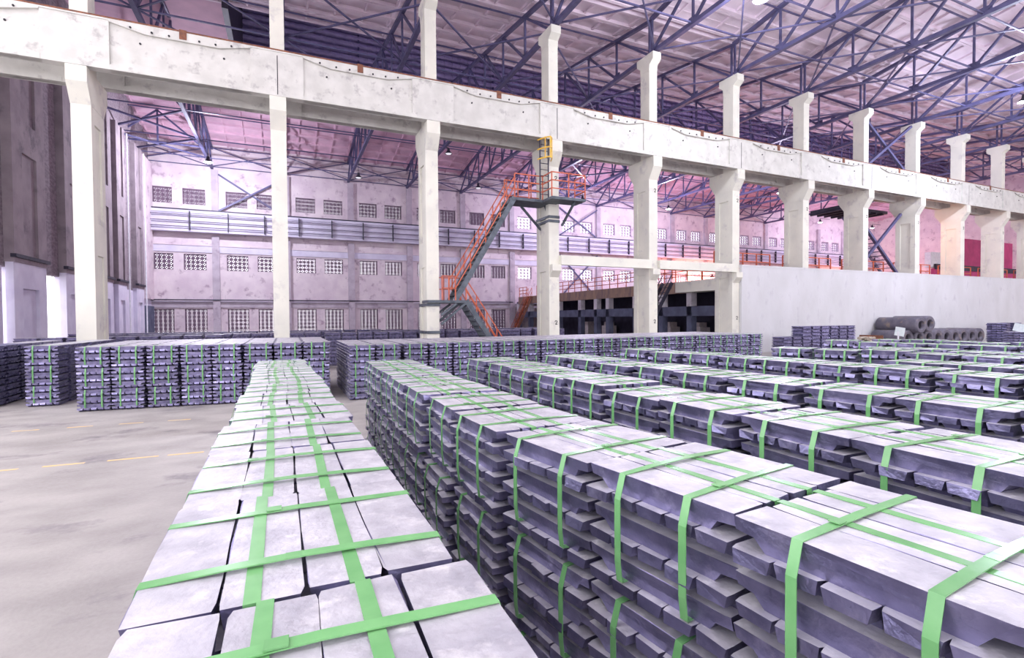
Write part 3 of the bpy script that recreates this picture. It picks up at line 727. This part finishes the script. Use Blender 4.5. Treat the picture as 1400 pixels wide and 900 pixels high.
for ri, (tab, ya, yb, zt, shown, det, rname, pl, pitch) in enumerate(ROWS):
    y = ya+.35; idx = 0; rd = random.Random(300+ri)
    while y < yb:
        x = interp(tab, y); dx = interp(tab, y+.4)-interp(tab, y-.4)
        rz = math.atan2(-dx, .8)
        jz = rd.uniform(-.015, .015) if ri else .012-.006*idx
        if in_view(x, y, 0, zt):
            for tier in range(3):
                if not in_view(x, y, zt-(tier+1)*.51, zt-tier*.51): continue
                zz = zt+jz-(tier+1)*TOP if tier < 2 else max(0, zt+jz-3*TOP)
                if tier == 2: zz = zt+jz-3*TOP
                sx, sy, sr = (rd.uniform(-.025, .025), rd.uniform(-.008, .008), rz+rd.uniform(-.02, .02))
                if tier < shown:
                    bundle(x+sx, y+sy, zz, sr, 'green-strapped ingot bundle, %s of the %s stack from the camera, %s' % (TIER[tier], ORD[idx], rname), 'ingot bundles in the near rows', tier < det, straps=2, pl=pl)
                else: rest_bundle(x+sx, y+sy, zz, sr)
            idx += 1
        y += pitch*(.89 if ri == 0 else 1)+.012
# back block: front line of stacks, seen square on
for k in range(8):
    x = -4.15+.705*k; y = 15.33-.09*(x+4.15)
    for t in range(3):
        bundle(x+random.uniform(-.02, .02), y, (2-t)*TOP+.0, math.pi/2-.09+random.uniform(-.02, .02), '%s ingot bundle, %s stack from the left in the left back line' % (TIER[t], ORD[k]), 'back line of stacks at left', 0, straps=1)
for k in range(22):
    x = 1.85+.725*k; y = 14.2+.028*(x-1.5)
    for t in range(3):
        bundle(x+random.uniform(-.02, .02), y, (2-t)*TOP*.95, math.pi/2+random.uniform(-.02, .02), '%s ingot bundle of the %s stack in the long back line crossing the middle' % (TIER[t], ORD[k]), 'long back line of stacks', 0, zs=.95, straps=1)
for t in range(3):
    bundle(-5.62, 16.8, (2-t)*TOP, math.pi/2, '%s bundle of the lone ingot stack left of the first column' % TIER[t], 'lone stack at left', 0, straps=1)
    for j in range(3): bundle(-6.95, 17.0+.72*j, (2-t)*TOP, 0, '%s bundle, %s dark ingot stack at the left edge of the photo' % (TIER[t], ORD[j]), 'dark stacks at the left edge', 0, straps=0, in_shade=True)
for j in range(1, 6):
    for t in range(3):
        rest_bundle(-5.62+.03*j, 16.8+.72*j, t*TOP, math.pi/2)
        if j > 2: rest_bundle(-6.95, 17+.72*j, t*TOP, 0)
        for k in range(8):
            x = -4.15+.705*k
            if t > 0 or k == 0: rest_bundle(x, 15.33-.09*(x+4.15)+.74*j, t*TOP, math.pi/2-.09)
        if j < 5:
            for k in range(22):
                x = 1.85+.725*k
                if t > 0 or k == 0: rest_bundle(x, 14.2+.028*(x-1.5)+.74*j, t*TOP*.95, math.pi/2, .95)
for (x0, n, y) in ((-8.6, 9, 24.2), (-2.5, 6, 25.4), (-7.5, 14, 27.2), (-9, 20, 30.5), (2.0, 18, 25.0), (4.5, 16, 28.5)):
    for k in range(n):
        for t in range(3): rest_bundle(x0+.72*k*1.02, y+.05*k*(1 if k % 3 else .6), t*TOP, math.pi/2)
ro = inst('ingot_stacks', two_tone(rest.mesh('ingot_stacks', 'ingot_metal', False))); ro['kind'] = 'stuff'
tag(ro, 'mass of further grey ingot stacks behind and beneath the front ones', 'ingot stacks')
# stacks in front of the partition wall, shade put into their metal
for k in range(8):
    for t in range(3 if k > 1 else 2):
        bundle(23.6+.74*k, 18.2, t*TOP*1.05, math.pi/2, '%s dark ingot bundle, %s stack from the left before the partition wall' % (['bottom', 'middle', 'top'][t], ORD[k]), 'dark stacks by the partition wall', 0, zs=1.05, straps=0, in_shade=True)
for k, (x, y, n) in enumerate(((46.4, 18.6, 3), (48.6, 19.5, 3), (50.4, 19.5, 3), (43.6, 16.6, 2))):
    for t in range(n):
        bundle(x, y, t*TOP, math.pi/2+.2, '%s bundle of the %s dark stack right of the graphite cylinders' % (['lowest', 'second', 'third', 'fourth'][t], ORD[k]), 'dark stacks at right', 0, straps=0, in_shade=(k != 3)).scale = (1.6, 1.6, 1.0)

# graphite electrodes
def electrode(x, y, z, L, R_, rz, lab):
    e = empty('graphite_cylinder', (x, y, z), lab, 'cylinder', 'graphite cylinders')
    n = 24
    prof = [(R_*.5, .25), (R_*.56, 0), (R_*.9, 0), (R_, .04), (R_, L-.04), (R_*.9, L), (.001, L)]
    b = MB().lathe(prof, n); b.v = [(px, pz, py) for px, py, pz in b.v]
    me = b.mesh('cylinder_body', 'graphite')
    for p in me.polygons: p.use_smooth = abs(p.normal.y) < .5
    o = inst('cylinder_body', me, e, None, (0, 0, rz))
    b = MB().lathe([(R_*.52, .2), (.001, .24)], n); b.v = [(px, pz, py) for px, py, pz in b.v]
    inst('socket', b.mesh('socket', 'graphite_dark'), e, None, (0, 0, rz))
lowx = [36.1, 37.35, 38.4, 39.45, 40.5, 41.55, 42.6, 43.65, 44.7]
for k, x in enumerate(lowx):
    electrode(x, 18.9, .5+.2, 2.1, .5, -.1, 'grey graphite cylinder with a hollow end, %s from the left on the floor' % ORD[k])
electrode(36.72, 18.5, 1.52, 2.6, .51, -.1, 'long graphite cylinder lying on top at the left of the pile')
electrode(37.88, 18.6, 1.59, 2.2, .51, -.1, 'shorter graphite cylinder on top, right of the longest one')
tag(MB().box(35.4, 45.4, 19.1, 19.35, 0, .2).box(35.4, 45.4, 20.4, 20.65, 0, .2).build('timber_skid', 'rod_brass'), 'low timber skids under the row of graphite cylinders', 'skid')
# tied rods, sign cards
tr_ = empty('rod_bundle', (30.9, 18.4, 0), 'tied bundle of pale rods beside the graphite cylinders', 'rod bundle')
rod = MB().tube((0, 0, 0), (2.0, .5, 0), .09, 8).mesh('rod', 'rod_brass')
for k in range(4):
    for j in range(4): inst('rod', rod, tr_, (random.uniform(-.15, .15)-.05*j, -.3+k*.19+.09*(j % 2), .1+j*.17+.2))
MB().box(-.3, 2.2, -.4, .9, 0, .2).build('skid', 'rod_brass', tr_)
MB().box(.9, .96, -.42, .9, .2, .98).build('tie_band', 'rust', tr_)
sg = empty('sign_post', (32.6, 17.6, 0), 'small pale sign on a post before the graphite cylinders', 'sign')
MB().box(-.03, .03, -.03, .03, 0, 1.2).build('post', 'white_paint', sg); MB().bar((0, -.04, .95), (0, -.12, 1.45), .5, .03, (1, 0, 0)).build('sign_card', 'card_white', sg)
tag(MB().bar((0, 0, 0), (0, -.12, .5), .8, .03, (1, 0, 0)).build('sign_card', 'card_white', None, (43.4, 16.3, 1.02)), 'pale card leaning on the low stack right of the graphite cylinders', 'sign')
